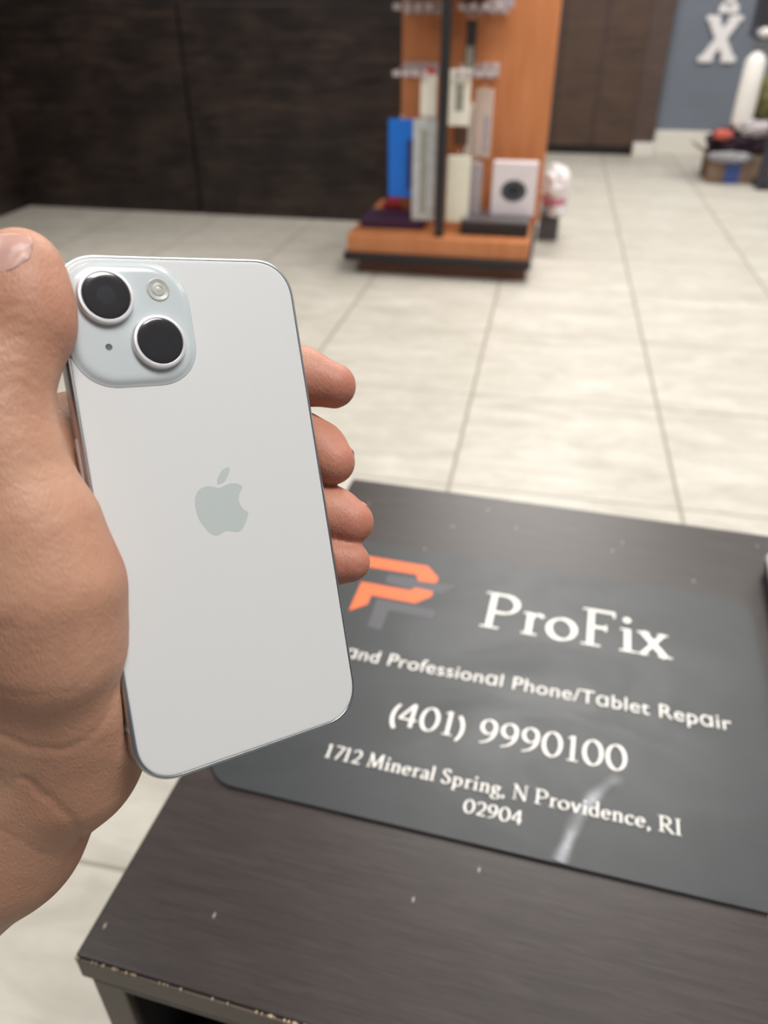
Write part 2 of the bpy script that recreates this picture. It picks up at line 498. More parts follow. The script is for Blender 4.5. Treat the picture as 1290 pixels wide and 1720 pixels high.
lump('pale_cloth', plain('cloth_pale', (178, 170, 173), .8, var=.12, scale=12), (1268, 216), 6.70, (.12, .08, .055), 'pale grey cloth bunched under the foot of the white roll', 'cloth', .4, 2.6, 12.0, 4)
lump('olive_bag', plain('bag_olive', (104, 100, 56), .7, var=.4, scale=18), (1296, 172), 6.98, (.15, .08, .20), 'olive green bag half visible right of the white roll', 'bag', .3, 3.0, 15.0)
dark_metal = plain('rack_dark_metal', (62, 62, 70), .4, .3)
a = up(1281, 310, 6.45)
rk = empty('wire_rack', at(a[0], 6.45, 0)); tag(rk, 'dark metal rack standing at the right frame edge', 'rack')
MB().box(-.045, .03, -.03, .03, 0, .46, .01).build('post', dark_metal, rk)
MB().box(-.03, .6, -.03, .36, .02, .05, .006).build('shelf', dark_metal, rk)
def rb(x0, y0, x1, y1, v=6.45, t=.03):
    u0, z1 = up(x0, (y0 + y1) / 2, v); u1, _ = up(x1, (y0 + y1) / 2, v); _, za = up((x0 + x1) / 2, y0, v); _, zb = up((x0 + x1) / 2, y1, v)
    return (u0 - a[0], u1 - a[0], v - 6.45, v - 6.45 + t, zb, za)
MB().box(*rb(1272, -60, 1281, 62, 7.0), .004).build('post', dark_metal, rk)
MB().box(*rb(1283, -60, 1330, 46, 7.0), .004).build('back_plate', plain('rack_plate', (36, 36, 42), .5), rk)
MB().box(*rb(1268, 60, 1330, 68, 7.0, .06), .004).build('shelf', dark_metal, rk)
MB().box(*rb(1268, 72, 1330, 84, 7.0, .06), .004).build('shelf', plain('rack_grey', (110, 108, 112), .4), rk)
MB().box(*rb(1300, 84, 1312, 300, 7.0, .05), .004).build('post', dark_metal, rk)
lump('white_pouch', white_roll, (1287, 55), 6.95, (.05, .04, .03), 'small white pouch on the upper bar of the dark metal rack', 'pouch', .3, 3, 21.0, 4)

# ------------------------------------------------------------------ desk
DESKM = Matrix.Translation((-.17604, .22447, 0)) @ Matrix.Rotation(-TAZ, 4, 'Z')
TOP = .68
def desk_mat():
    n = N('desk_espresso_laminate')
    v = n.coords((7, 95, 95))
    f = n.noise(v, 3.4, 6, .62, .9)
    w = n.noise(n.coords((2, 6, 6)), 3.0, 3, .5)
    c1 = n.ramp(f, [(.34, srgb((30, 23, 24))), (.55, srgb((47, 38, 38))), (.75, srgb((60, 50, 49)))])
    c = n.mix(n.math('MULTIPLY', w, .35), c1, srgb((52, 40, 39)))
    # pale nicks and specks
    vo = n.n('ShaderNodeTexVoronoi', voronoi_dimensions='2D'); vo.inputs['Scale'].default_value = 19; vo.inputs['Randomness'].default_value = 1
    n.l(n.coords((1, .35, 1), (.13, .05, 0), (0, 0, .25)), vo.inputs['Vector'])
    sp = n.ramp(vo.outputs['Distance'], [(.008, (1, 1, 1, 1)), (.014, (0, 0, 0, 1))])
    c = n.mix(sp, c, srgb((170, 160, 152)))
    n.color(c)
    n.set(Roughness=.37)
    n.b.inputs['Specular IOR Level'].default_value = .62
    fine = n.noise(n.coords((900, 900, 900)), 1.0, 2)
    h = n.math('ADD', n.math('MULTIPLY', f, .6), n.math('MULTIPLY', fine, .5))
    n.bump(h, .22, .0005)
    return n.m
dm = desk_mat()
edge_m = plain('desk_edge_band', (100, 90, 82), .45, var=.08, scale=60)
dark_in = plain('desk_inside', (18, 17, 22), .7, var=.05)
dk = empty('desk', DESKM.copy())
tag(dk, 'dark espresso brown desk with an open front compartment and a chipped edge', 'desk')
q = MB(); q.box(0, .92, .0012, .547, TOP - .021, TOP, .0018, 3); q.build('tabletop', dm, dk)
q = MB(); q.box(.0008, .9192, 0, .0014, TOP - .0205, TOP - .0018, .0004); q.build('edge_band', edge_m, dk)
q = MB()
rr_ = random.Random(3)
for k in range(60):                  # chips in the edge veneer
    x = .06 + rr_.random() ** .7 * .14 if k < 44 else rr_.random() * .06
    s = .00014 + .0007 * rr_.random() ** 3 * (1.6 if x > .09 else .4)
    q.box(x - s * 1.6, x + s * 1.6, -.0003, .0008 + s * .6, TOP - .0016 - s * .5, TOP + .00015, s * .2, 1)
q.build('chipped_veneer', plain('chip_pale_wood', (176, 158, 136), .9, var=.2, scale=300), dk)
q = MB(); q.box(.007, .027, 0, .54, 0, TOP - .021, .001); q.build('side_panel', edge_m, dk)
q = MB(); q.box(.893, .913, 0, .54, 0, TOP - .021, .001); q.build('side_panel', edge_m, dk)
q = MB(); q.box(.027, .893, .0, .019, TOP - .0245, TOP - .021, .0004); q.build('front_rail', edge_m, dk)
q = MB(); q.box(.027, .893, .52, .535, 0, TOP - .021); q.build('back_panel', dark_in, dk)
q = MB(); q.box(.027, .893, .01, .52, TOP - .16, TOP - .145); q.build('shelf', dark_in, dk)
q = MB(); q.box(.0272, .0290, .004, .52, TOP - .145, TOP - .025); q.build('inner_lining', dark_in, dk)

# ------------------------------------------------------------------ counter mat with its print
def mat_mat():
    n = N('mat_black_rubber')
    f = n.noise(n.coords((26, 26, 26)), 1.0, 5, .6)
    g = n.noise(n.coords((5, 9, 5), (0, 0, 0), (0, 0, .6)), 1.4, 5, .65, 1.0)
    n.color(n.ramp(f, [(.3, srgb((36, 40, 45))), (.7, srgb((43, 47, 52)))]))
    n.l(n.ramp(g, [(.35, (.36, .36, .36, 1)), (.7, (.47, .47, .47, 1))]), n.b.inputs['Roughness'])
    n.b.inputs['Specular IOR Level'].default_value = .65
    n.bump(n.noise(n.coords((700, 700, 700)), 1.0, 2), .12, .0003)
    return n.m
MX0, MX1, MY0, MY1, MT = .015, .4105, .127, .429, .0022
mt = empty('counter_mat', DESKM @ Matrix.Translation((0, 0, TOP)))
tag(mt, 'dark grey printed counter mat with rounded corners lying on the desk', 'mat')
# line of the fold that carries the painted glare streak
crease = [(.300, .2055), (.291, .196), (.281, .182), (.2745, .168), (.268, .150), (.262, .128)]
outl = roundrect(MX1 - MX0, MY1 - MY0, .026, 14, (MX0 + MX1) / 2, (MY0 + MY1) / 2)
cxm, cym = (MX0 + MX1) / 2, (MY0 + MY1) / 2
q = MB()
rings = [[(x, y, .0001) for x, y in outl], [(x, y, MT - .0004) for x, y in outl], [(cxm + (x - cxm) * .9985, cym + (y - cym) * .9985, MT) for x, y in outl]]
q.loft(rings, True, True)
q.build('mat_body', mat_mat(), mt)
# the raised crease: own small strip following the line, with the glare painted paler on it
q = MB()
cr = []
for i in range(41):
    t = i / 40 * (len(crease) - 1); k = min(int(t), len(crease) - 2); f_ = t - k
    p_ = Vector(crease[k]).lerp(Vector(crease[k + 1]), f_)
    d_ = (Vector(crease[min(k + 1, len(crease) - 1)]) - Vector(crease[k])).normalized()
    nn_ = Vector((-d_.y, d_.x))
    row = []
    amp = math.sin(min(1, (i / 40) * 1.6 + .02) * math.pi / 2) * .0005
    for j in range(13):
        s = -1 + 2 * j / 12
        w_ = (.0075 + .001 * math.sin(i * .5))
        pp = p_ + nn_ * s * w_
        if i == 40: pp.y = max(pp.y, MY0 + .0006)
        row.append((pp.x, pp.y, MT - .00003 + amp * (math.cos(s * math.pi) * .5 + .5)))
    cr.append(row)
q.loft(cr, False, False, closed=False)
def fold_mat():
    n = N('mat_glare_fold')
    a = n.n('ShaderNodeAttribute'); a.attribute_name = 'glare_amount'
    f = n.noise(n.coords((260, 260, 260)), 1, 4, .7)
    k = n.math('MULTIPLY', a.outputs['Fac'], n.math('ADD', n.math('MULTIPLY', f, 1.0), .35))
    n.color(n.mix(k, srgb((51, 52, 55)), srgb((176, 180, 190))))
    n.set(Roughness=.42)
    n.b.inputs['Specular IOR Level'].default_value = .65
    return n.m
co = q.build('glare_fold', fold_mat(), mt, smooth=True)
wa = co.data.attributes.new('glare_amount', 'FLOAT', 'POINT')
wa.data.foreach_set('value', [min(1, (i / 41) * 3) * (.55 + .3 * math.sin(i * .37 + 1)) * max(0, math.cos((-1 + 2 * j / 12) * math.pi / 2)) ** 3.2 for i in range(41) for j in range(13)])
co['label'] = 'pale painted glare streak'

# lettering -------------------------------------------------------------
def A(cx, cy, rx, ry, a0, a1, n=18):
    return [(cx + rx * math.cos(math.radians(a0 + (a1 - a0) * k / n)), cy + ry * math.sin(math.radians(a0 + (a1 - a0) * k / n))) for k in range(n + 1)]
S, B, O_ = 's', 'b', 'o'
G = {
 'P': (.78, [(S, [(.2, 0), (.2, 1)]), (S, [(.2, .968), (.42, .968)] + A(.42, .71, .27, .258, 90, -90) + [(.2, .452)]), (B, .03, 0, .40, .045), (B, .03, .955, .25, 1)]),
 'R': (.84, [(S, [(.2, 0), (.2, 1)]), (S, [(.2, .968), (.40, .968)] + A(.40, .72, .24, .248, 90, -90) + [(.2, .472)]), (S, [(.38, .47), (.76, .0)]), (B, .66, 0, .86, .04), (B, .03, 0, .38, .045), (B, .03, .955, .25, 1)]),
 'r': (.50, [(S, [(.2, 0), (.2, .6)]), (S, [(.2, .38), (.24, .49), (.31, .565), (.41, .58)]), (O_, .42, .545, .055), (B, .06, 0, .36, .045), (B, .06, .555, .2, .6)]),
 'o': (.68, [(S, A(.33, .295, .245, .275, 0, 360, 36))]),
 'F': (.72, [(S, [(.2, 0), (.2, 1)]), (S, [(.2, .968), (.66, .968)]), (S, [(.2, .51), (.5, .51)]), (B, .03, 0, .40, .045), (B, .03, .955, .25, 1), (B, .62, .83, .665, .99), (B, .47, .42, .51, .60)]),
 'i': (.36, [(S, [(.18, 0), (.18, .6)]), (O_, .17, .84, .08), (B, .03, 0, .34, .045), (B, .04, .555, .18, .6)]),
 'x': (.64, [(S, [(.1, .6), (.52, 0)]), (S, [(.08, 0), (.5, .6)]), (B, 0, 0, .2, .04), (B, .38, 0, .64, .04), (B, 0, .56, .24, .6), (B, .38, .56, .58, .6)]),
 '(': (.34, [(S, A(.56, .36, .40, .64, 128, 232))]),
 ')': (.36, [(S, A(-.22, .36, .40, .64, 52, -52))]),
 '4': (.66, [(S, [(.44, 0), (.44, .98)]), (S, [(.43, .97), (.05, .3)]), (S, [(.04, .3), (.6, .3)])]),
 '0': (.68, [(S, A(.33, .49, .25, .47, 0, 360, 40))]),
 '1': (.52, [(S, [(.26, 0), (.26, .98)]), (S, [(.12, .87), (.26, .96)]), (B, .1, 0, .42, .045)]),
 '9': (.64, [(S, A(.31, .67, .21, .28, 0, 360, 32)), (S, [(.52, .68), (.51, .46), (.45, .27), (.34, .12), (.22, .04), (.1, 0)])]),
 '7': (.58, [(S, [(.08, .94), (.56, .94)]), (S, [(.55, .95), (.24, 0)])]),
 '2': (.62, [(S, A(.29, .71, .21, .24, 165, 0, 14) + [(.49, .58), (.41, .41), (.28, .22), (.12, .05)]), (S, [(.1, .045), (.56, .045)]), (B, .12, .0, .56, .09)]),
 'M': (1.04, [(S, [(.16, 0), (.2, 1)], .6), (S, [(.2, 1), (.5, .06)]), (S, [(.5, .06), (.82, 1)]), (S, [(.82, 1), (.87, 0)]), (B, .04, 0, .28, .04), (B, .74, 0, 1.0, .04), (B, .08, .96, .24, 1), (B, .78, .96, .96, 1)]),
 'n': (.66, [(S, [(.17, 0), (.17, .6)]), (S, [(.17, .43), (.25, .54), (.35, .585), (.45, .54), (.49, .42), (.49, 0)]), (B, .04, 0, .3, .04), (B, .37, 0, .63, .04), (B, .04, .56, .17, .6)]),
 'e': (.56, [(S, [(.09, .33), (.49, .33)]), (S, A(.29, .295, .205, .275, 8, 320, 26))]),
 'a': (.54, [(S, [(.11, .46), (.17, .55), (.27, .585), (.37, .54), (.41, .43), (.41, .09), (.46, .02), (.53, .05)]), (S, [(.41, .36), (.24, .30), (.13, .2), (.13, .07), (.22, .02), (.33, .05), (.41, .13)])]),
 'l': (.34, [(S, [(.17, 0), (.17, 1)]), (B, .04, 0, .3, .04), (B, .05, .96, .17, 1)]),
 'S': (.62, [(S, [(.46, .8), (.42, .92), (.30, .975), (.18, .93), (.12, .80), (.17, .65), (.31, .53), (.45, .4), (.50, .25), (.44, .09), (.3, .02), (.16, .07), (.09, .22)])]),
 'p': (.66, [(S, [(.17, -.3), (.17, .6)]), (S, A(.33, .295, .22, .275, 150, -150, 28)), (B, .04, -.3, .3, -.26), (B, .04, .56, .17, .6)]),
 'g': (.56, [(S, A(.27, .41, .16, .17, 0, 360, 26)), (S, [(.19, .25), (.13, .17), (.2, .09), (.38, .06), (.48, -.03), (.46, -.18), (.28, -.26), (.11, -.21), (.08, -.1), (.18, .02)]), (S, [(.41, .52), (.54, .57)])]),
 ',': (.30, [(O_, .13, .05, .06), (S, [(.17, .05), (.16, -.05), (.09, -.15)])]),
 'N': (.88, [(S, [(.16, 0), (.16, 1)], .5), (S, [(.14, 1), (.73, 0)]), (S, [(.73, 0), (.73, 1)], .5), (B, .04, 0, .28, .04), (B, .02, .96, .2, 1), (B, .61, .96, .85, 1)]),
 'v': (.58, [(S, [(.09, .6), (.3, 0)]), (S, [(.3, 0), (.5, .6)]), (B, 0, .56, .2, .6), (B, .4, .56, .58, .6)]),
 'd': (.64, [(S, [(.48, 0), (.48, 1)]), (S, A(.31, .295, .215, .275, 35, 325, 28)), (B, .37, .96, .48, 1), (B, .48, 0, .6, .04)]),
 'c': (.54, [(S, A(.31, .295, .215, .275, 45, 318, 26)), (O_, .45, .49, .055)]),
 'I': (.42, [(S, [(.2, 0), (.2, 1)]), (B, .05, 0, .35, .045), (B, .05, .955, .35, 1)]),
 ' ': (.30, []),
}
def smooth_line(p, n=5):
    if len(p) <= 2 or len(p) > 13: return [Vector(a) for a in p]
    p = [Vector(a) for a in p]; out = []
    for i in range(len(p) - 1):
        a, b, c, d = p[max(i - 1, 0)], p[i], p[i + 1], p[min(i + 2, len(p) - 1)]
        for k in range(n):
            t = k / n
            out.append(.5 * ((2 * b) + (c - a) * t + (2 * a - 5 * b + 4 * c - d) * t * t + (3 * b - a - 3 * c + d) * t ** 3))
    return out + [p[-1]]
def serif_text(s_, x0, x1, y0, cap, thick, thin, z):
    total = sum(G[c][0] for c in s_)
    sx = (x1 - x0) / total
    q = MB(); bm = q.bm; X = 0
    lay = [0]
    def put(poly):
        zz = z + (lay[0] % 9) * .000012
        bm.faces.new([bm.verts.new((x0 + (X + a) * sx, y0 + b * cap, zz)) for a, b in poly])
    for c in s_:
        adv, ops = G[c]
        for op in ops:
            lay[0] += 1
            if op[0] == 'b':
                _, a, b, c_, d = op; put([(a, b), (c_, b), (c_, d), (a, d)])
            elif op[0] == 'o':
                _, a, b, r_ = op; put([(a + r_ * math.cos(t), b + r_ * math.sin(t)) for t in [k * math.pi / 9 for k in range(18)]])
            else:
                line = smooth_line(op[1]); f_ = op[2] if len(op) > 2 else 1
                cl = (line[0] - line[-1]).length < 1e-4
                L, R_ = [], []
                for i, p in enumerate(line):
                    a = line[i - 1] if i else (line[-2] if cl else line[0]); b = line[i + 1] if i < len(line) - 1 else (line[1] if cl else line[-1])
                    d = (b - a).normalized(); ang = math.atan2(d.y, d.x)
                    w = (thin + (thick - thin) * abs(math.sin(ang - math.radians(22))) ** 1.4) / 2 * f_
                    nn = Vector((-d.y, d.x)) * w
                    L.append(p + nn); R_.append(p - nn)
                for i in range(len(line) - 1):
                    put([tuple(R_[i]), tuple(R_[i + 1]), tuple(L[i + 1]), tuple(L[i])])
        X += adv
    return q
ink = plain('print_white', (238, 236, 232), .45, var=.01)
ZT = MT + .00025
def flat_build(q, name, m, label=None):
    for f in q.bm.faces:
        f.normal_update()
        if f.normal.z < 0: f.normal_flip()
    me = bpy.data.meshes.new(name); q.bm.to_mesh(me); q.bm.free(); me.materials.append(m)
    o = bpy.data.objects.new(name, me); COL.objects.link(o); o.parent = mt
    if label: o['label'] = label
    return o
flat_build(serif_text('ProFix', .1775, .3385, .333, .048, .135, .055, ZT), 'shop_name_print', ink, 'large white serif word ProFix')
flat_build(serif_text('(401) 9990100', .1275, .3035, .2085, .0235, .125, .05, ZT), 'phone_number_print', ink, 'white serif phone number')
# the crease passes under this line, so it sits a little higher
flat_build(serif_text('1712 Mineral Spring, N Providence, RI', .0925, .3375, .1665, .0122, .13, .062, ZT + .0004), 'address_print', ink, 'white serif street address')
flat_build(serif_text('02904', .1965, .2365, .1480, .0108, .13, .062, ZT), 'postcode_print', ink, 'white serif postcode')
fc = bpy.data.curves.new('slogan', 'FONT')
fc.body = '\u0251nd Profession\u0251l Phone/T\u0251blet Rep\u0251ir'
fc.size = .02; fc.offset = 0; fc.space_character = 1.04
fo = bpy.data.objects.new('slogan', fc); COL.objects.link(fo)
bpy.context.view_layer.update()
me = bpy.data.meshes.new_from_object(fo.evaluated_get(bpy.context.evaluated_depsgraph_get()))
bpy.data.objects.remove(fo)
xs = [v.co.x for v in me.vertices]; x0_, x1_ = min(xs), max(xs)
for v in me.vertices:
    v.co = Vector((.0775 + (v.co.x - x0_) / (x1_ - x0_) * (.3775 - .0775), .2665 + v.co.y * 1.0, ZT + .0003))
me.materials.clear(); me.materials.append(ink)
o = bpy.data.objects.new('slogan_print', me); COL.objects.link(o); o.parent = mt; o['label'] = 'white sans serif line about phone and tablet repair'

def flat_poly(name, polys, m, z, label):
    q = MB()
    for p in polys: q.bm.faces.new([q.bm.verts.new((x, y, z)) for x, y in p])
    bmesh.ops.triangulate(q.bm, faces=q.bm.faces)
    return flat_build(q, name, m, label)
flat_poly('emblem_grey', [
  [(.0844, .3824), (.1116, .3835), (.1143, .3798), (.1498, .3824), (.1386, .3682), (.1311, .3685), (.1135, .3696), (.1101, .366), (.085, .3705)],
  [(.0836, .3459), (.1377, .3437), (.1378, .3322), (.0979, .3328), (.0979, .3065), (.0854, .3078)]],
  plain('print_grey', (84, 84, 90), .45, var=.02), MT + .00012, 'grey half of the emblem')
flat_poly('emblem_orange', [
  [(.050, .4054), (.1182, .4044), (.1314, .3888), (.1305, .3812), (.1142, .3802), (.1103, .3893), (.050, .3889)],
  [(.0633, .3653), (.1104, .3645), (.1135, .3696), (.1308, .3684), (.1305, .3612), (.1185, .3481), (.0773, .349), (.0774, .3359), (.064, .3232)]],
  plain('print_orange', (240, 112, 62), .45, var=.01), MT + .00022, 'orange half of the emblem')

# dark tablet whose corner enters the frame at the right
tb = empty('tablet', DESKM @ Matrix.Translation((.4335, .366, TOP)) @ Matrix.Rotation(-.03, 4, "Z"))
tag(tb, 'dark rounded device corner with a pale rim lying on the desk at right frame edge', 'device')
def slab_rr(w, h, r, prof, n=10, cx=0, cy=0, p=2.0):
    return [[(x, y, z) for x, y in roundrect(w - 2 * i, h - 2 * i, max(r - i, .0004), n, cx, cy, p)] for z, i in prof]
MB().loft(slab_rr(.20, .20, .014, [(.002, .004), (.004, .001), (.012, 0), (.016, .001)], cx=.10 - .011, cy=-.10 + .125)).build('casing', pm['black'], tb, smooth='auto')
MB().loft(slab_rr(.202, .202, .015, [(.0155, .001), (.017, 0), (.0195, .001), (.0205, .003)], cx=.10 - .011, cy=-.10 + .125)).build('rim', plain('rim_pale', (165, 158, 150), .35), tb, smooth='auto')

# ------------------------------------------------------------------ phone
mm = .001
def rodr(r):
    v = Vector(r); return Matrix.Rotation(v.length, 4, v.normalized())
PHM = CAMM @ Matrix.Translation((-0.0484275, 0.00162178, -0.22631826)) @ rodr((-0.0039, 0.5761, 0.1616))
ph = empty('smartphone', PHM @ Matrix.Scale(1, 4))
tag(ph, 'pale white smartphone with two camera lenses, held upright in the hand with its back showing', 'smartphone')
alu = plain('phone_aluminium', (196, 200, 206), .32, 1.0, var=.01)
alu2 = plain('lens_ring_aluminium', (222, 223, 227), .42, .55, var=.01)
def back_mat():
    n = N('phone_back_glass')
    n.color(n.ramp(n.noise(n.coords((3, 3, 3)), 1), [(.3, srgb((211, 213, 215))), (.7, srgb((213, 214, 216)))]))
    n.set(Roughness=.42)
    n.b.inputs['Specular IOR Level'].default_value = .5
    return n.m
bk = back_mat()
def ps(prof): return [(z * mm, i * mm) for z, i in prof]
Wp, Lp, Rp = 71.6 * mm, 147.6 * mm, 12.5 * mm
MB().loft(slab_rr(Wp, Lp, Rp, ps([(-7.7, 1.5), (-7.6, .6), (-7.0, .12), (-6.3, 0), (-1.5, 0), (-.75, .1), (-.3, .28), (-.02, .62), (-.0, .95), (-.08, 1.05), (-.35, 1.1)]), 14, p=2.25)).build('frame', alu, ph, smooth='auto')
MB().loft(slab_rr(Wp, Lp, Rp, ps([(-.4, 1.22), (-.10, 1.22), (-.02, 1.35), (.02, 1.7), (.03, 2.4)]), 14, p=2.25)).build('back_glass', bk, ph, smooth='auto')
MB().loft(slab_rr(Wp, Lp, Rp, ps([(-7.8, 1.6), (-7.75, 1.0), (-7.5, .8)]), 14, p=2.25)).build('screen', plain('screen_glass', (8, 8, 10), .08), ph, smooth='auto')
def bump_mat():
    n = N('camera_plateau_glass')
    n.set(Base_Color=srgb((196, 204, 209)), Roughness=.16)
    return n.m
bx, by = -16.9 * mm, 54.2 * mm
MB().loft(slab_rr(34.6 * mm, 34.4 * mm, 12.2 * mm, ps([(-.02, -.7), (.1, -.15), (.35, .35), (.75, .85), (1.05, 1.4), (1.22, 2.1), (1.3, 3.2)]), 16, bx, by, p=2.2)).build('camera_plateau', bump_mat(), ph, smooth=True)
lensg = N('lens_glass'); lensg.set(Base_Color=srgb((34, 34, 40)), Roughness=.14); lensg.b.inputs['Coat Weight'].default_value = 1
lens_in = N('lens_inner'); lens_in.set(Base_Color=srgb((36, 36, 43)), Roughness=.2)
for cx, cy, lab in ((-23.3, 61.3, 'upper left lens'), (-10.5, 48.5, 'lower right lens')):
    c = (cx * mm, cy * mm)
    rg = MB().revolve(ps([(1.2, 0)]) and [(7.85 * mm, 1.15 * mm), (7.6 * mm, 1.5 * mm), (7.5 * mm, 3.0 * mm), (7.3 * mm, 3.25 * mm), (6.7 * mm, 3.32 * mm), (6.5 * mm, 3.2 * mm), (6.42 * mm, 3.0 * mm)], *c, n=64, cap1=False).build('lens_ring', alu2, ph, smooth='auto')
    rg['label'] = lab
    g_ = MB().revolve([(6.45 * mm, 2.95 * mm), (6.4 * mm, 3.08 * mm), (6.1 * mm, 3.14 * mm), (4.7 * mm, 3.15 * mm)], *c, n=64).build('lens_glass', lensg.m, rg, smooth='auto')
    MB().revolve([(2.6 * mm, 3.145 * mm), (2.6 * mm, 3.16 * mm), (1.6 * mm, 3.165 * mm)], *c, n=40).build('lens_center', lens_in.m, rg, smooth='auto')
fl_m = plain('flash_lens', (182, 184, 180), .3, var=.12, scale=900)
MB().revolve([(3.35 * mm, 1.25 * mm), (3.25 * mm, 1.5 * mm), (2.95 * mm, 1.62 * mm), (2.7 * mm, 1.5 * mm), (1.9 * mm, 1.42 * mm), (1.75 * mm, 1.6 * mm), (1.2 * mm, 1.66 * mm), (1.0 * mm, 1.5 * mm), (.4 * mm, 1.62 * mm)], -8.1 * mm, 63.5 * mm, n=40).build('flash', fl_m, ph, smooth='auto')
MB().revolve([(.95 * mm, 1.28 * mm), (.8 * mm, 1.42 * mm), (.65 * mm, 1.40 * mm), (.6 * mm, 1.33 * mm)], -24.4 * mm, 47.7 * mm, n=24).build('microphone', plain('mic_grey', (96, 96, 94), .4, .6), ph, smooth='auto')
body_l = [(1.22, 5.45), (2.92, 6.05), (4.73, 6.36), (6.46, 6.08), (7.66, 5.31), (8.15, 4.51), (7.2, 3.52), (6.47, 2.23), (6.21, 0.73), (6.49, -0.57), (7.3, -1.95), (8.69, -3.09), (8.04, -4.59), (7.0, -6.25), (5.91, -7.7), (4.86, -8.28), (3.41, -8.09), (2.03, -7.61), (0.9, -7.34), (-0.29, -7.56), (-1.4, -8.14), (-2.57, -8.22), (-3.76, -7.66), (-4.95, -6.37), (-6.03, -4.42), (-6.85, -2.66), (-7.22, -0.71), (-7.32, 1.47), (-6.96, 3.58), (-6.09, 5.09), (-4.79, 6.13), (-3.32, 6.5), (-1.65, 6.3), (-0.04, 5.68)]
leaf_l = [(0.46, 6.54), (0.55, 7.74), (1.28, 9.16), (2.53, 10.52), (3.79, 11.08), (4.98, 11.16), (4.77, 9.97), (3.89, 8.28), (2.66, 7.05), (1.51, 6.62)]
q = MB()
for P_ in (body_l, leaf_l):
    q.prism([(x * mm, y * mm) for x, y in P_], .02 * mm, .075 * mm)
lg = N('emblem_gloss'); lg.set(Base_Color=srgb((194, 203, 204)), Roughness=.3, Metallic=.12)
o = q.build('emblem', lg.m, ph, tri=True); o['label'] = 'glossy grey apple shaped emblem with a bite and a leaf'
# power button on the side of the frame, antenna lines
MB().loft([[(x * mm - Wp / 2, y * mm, z * mm) for x, y, z in r_] for r_ in (
    [(.3, 8, -5.2), (.3, 24, -5.2), (.3, 24, -2.6), (.3, 8, -2.6)], [(-.25, 8, -5.1), (-.25, 24, -5.1), (-.25, 24, -2.7), (-.25, 8, -2.7)], [(-.38, 8.4, -4.8), (-.38, 23.6, -4.8), (-.38, 23.6, -3.0), (-.38, 8.4, -3.0)])]).build('power_button', alu2, ph)
ant = plain('antenna_line', (168, 170, 172), .5)
for bxx in ((-23.6, -22.2, 73.35, 73.88, -6.2, -1.2), (-35.86, -35.3, 58.5, 59.7, -6.2, -1.2), (-35.86, -35.3, -57.5, -56.3, -6.2, -1.2)):
    MB().box(*[b_ * mm for b_ in bxx]).build('antenna_line', ant, ph)

# ------------------------------------------------------------------ hand holding the phone (millimetres in the phone's own frame)
CI = (PHM.inverted() @ Vector((0, 0, EYE)))                  # eye in phone frame
def hp(x, y, w):
    "phone-frame point (mm) lying w above the back glass along the sight line through a pixel"
    d = (PHM.to_3x3().inverted() @ ray(x, y))
    s = (w * mm - CI.z) / d.z
    p = (CI + d * s) * 1000
    return np.array([p.x, p.y, w], dtype=np.float64)

H = 0.95
LO = np.array([-195., -190., -156.]); HI = np.array([66., 100., 36.])
NX = ((HI - LO) / H).astype(int) + 1
gx, gy, gz = [LO[i] + H * np.arange(NX[i], dtype=np.float32) for i in range(3)]

class Field:
    def __init__(s): s.a = np.full(tuple(NX), 60, np.float32)
    def add(s, p0, r0, p1, r1, k=4.0):
        "round cone from p0 to p1, smoothly joined with radius k"
        p0, p1 = np.asarray(p0, float), np.asarray(p1, float)
        R = max(r0, r1) + 12 + k
        lo = np.minimum(p0, p1) - R; hi = np.maximum(p0, p1) + R
        i0 = np.clip(((lo - LO) / H).astype(int), 0, NX - 1); i1 = np.clip(((hi - LO) / H).astype(int) + 2, 1, NX)
        if np.any(i1 <= i0): return s
        X = gx[i0[0]:i1[0], None, None] - p0[0]; Y = gy[None, i0[1]:i1[1], None] - p0[1]; Z = gz[None, None, i0[2]:i1[2]] - p0[2]
        d = p1 - p0; L2 = max(float(d @ d), 1e-6)
        t = np.clip((X * d[0] + Y * d[1] + Z * d[2]) / L2, 0, 1)
        D = np.sqrt((X - t * d[0]) ** 2 + (Y - t * d[1]) ** 2 + (Z - t * d[2]) ** 2) - (r0 + (r1 - r0) * t)
        sl = s.a[i0[0]:i1[0], i0[1]:i1[1], i0[2]:i1[2]]
        h = np.maximum(k - np.abs(sl - D), 0) / k
        sl[...] = np.minimum(sl, D) - h * h * k * .25
        return s
    def chain(s, pts, k=4.0):
        for (a, ra), (b, rb) in zip(pts[:-1], pts[1:]): s.add(a, ra, b, rb, k)
        return s

def smin(a, b, k):
    h = np.maximum(k - np.abs(a - b), 0) / k
    return np.minimum(a, b) - h * h * k * .25

WR = hp(-6, 1392, -56)
fingers = []
fingers.append(Field().chain([(hp(97, 750, -23), 11.2), (hp(215, 672, -27), 10), (hp(350, 615, -22), 10), (hp(430, 612, -20), 9.4), (hp(505, 632, -14.5), 9.6), (hp(560, 648, -8), 7.7)], 3))
fingers.append(Field().chain([(hp(150, 862, -23), 11.5), (hp(270, 790, -25), 10.3), (hp(400, 735, -22), 9.8), (hp(505, 740, -17.5), 9.5), (hp(535, 757, -12), 9.4), (hp(558, 776, -7), 7.7)], 3))
fingers.append(Field().chain([(hp(205, 980, -23), 11.0), (hp(320, 900, -24), 9.8), (hp(430, 848, -21), 9.4), (hp(515, 848, -17), 9.2), (hp(560, 864, -10.5), 8.8), (hp(590, 877, -6), 7.6)], 3))
fingers.append(Field().chain([(hp(265, 1075, -22), 10), (hp(360, 990, -21), 8.6), (hp(450, 940, -18), 8), (hp(530, 936, -14.5), 7.8), (hp(560, 942, -10), 7.6), (hp(588, 944, -6), 6.8)], 3))
hand = fingers[0].a
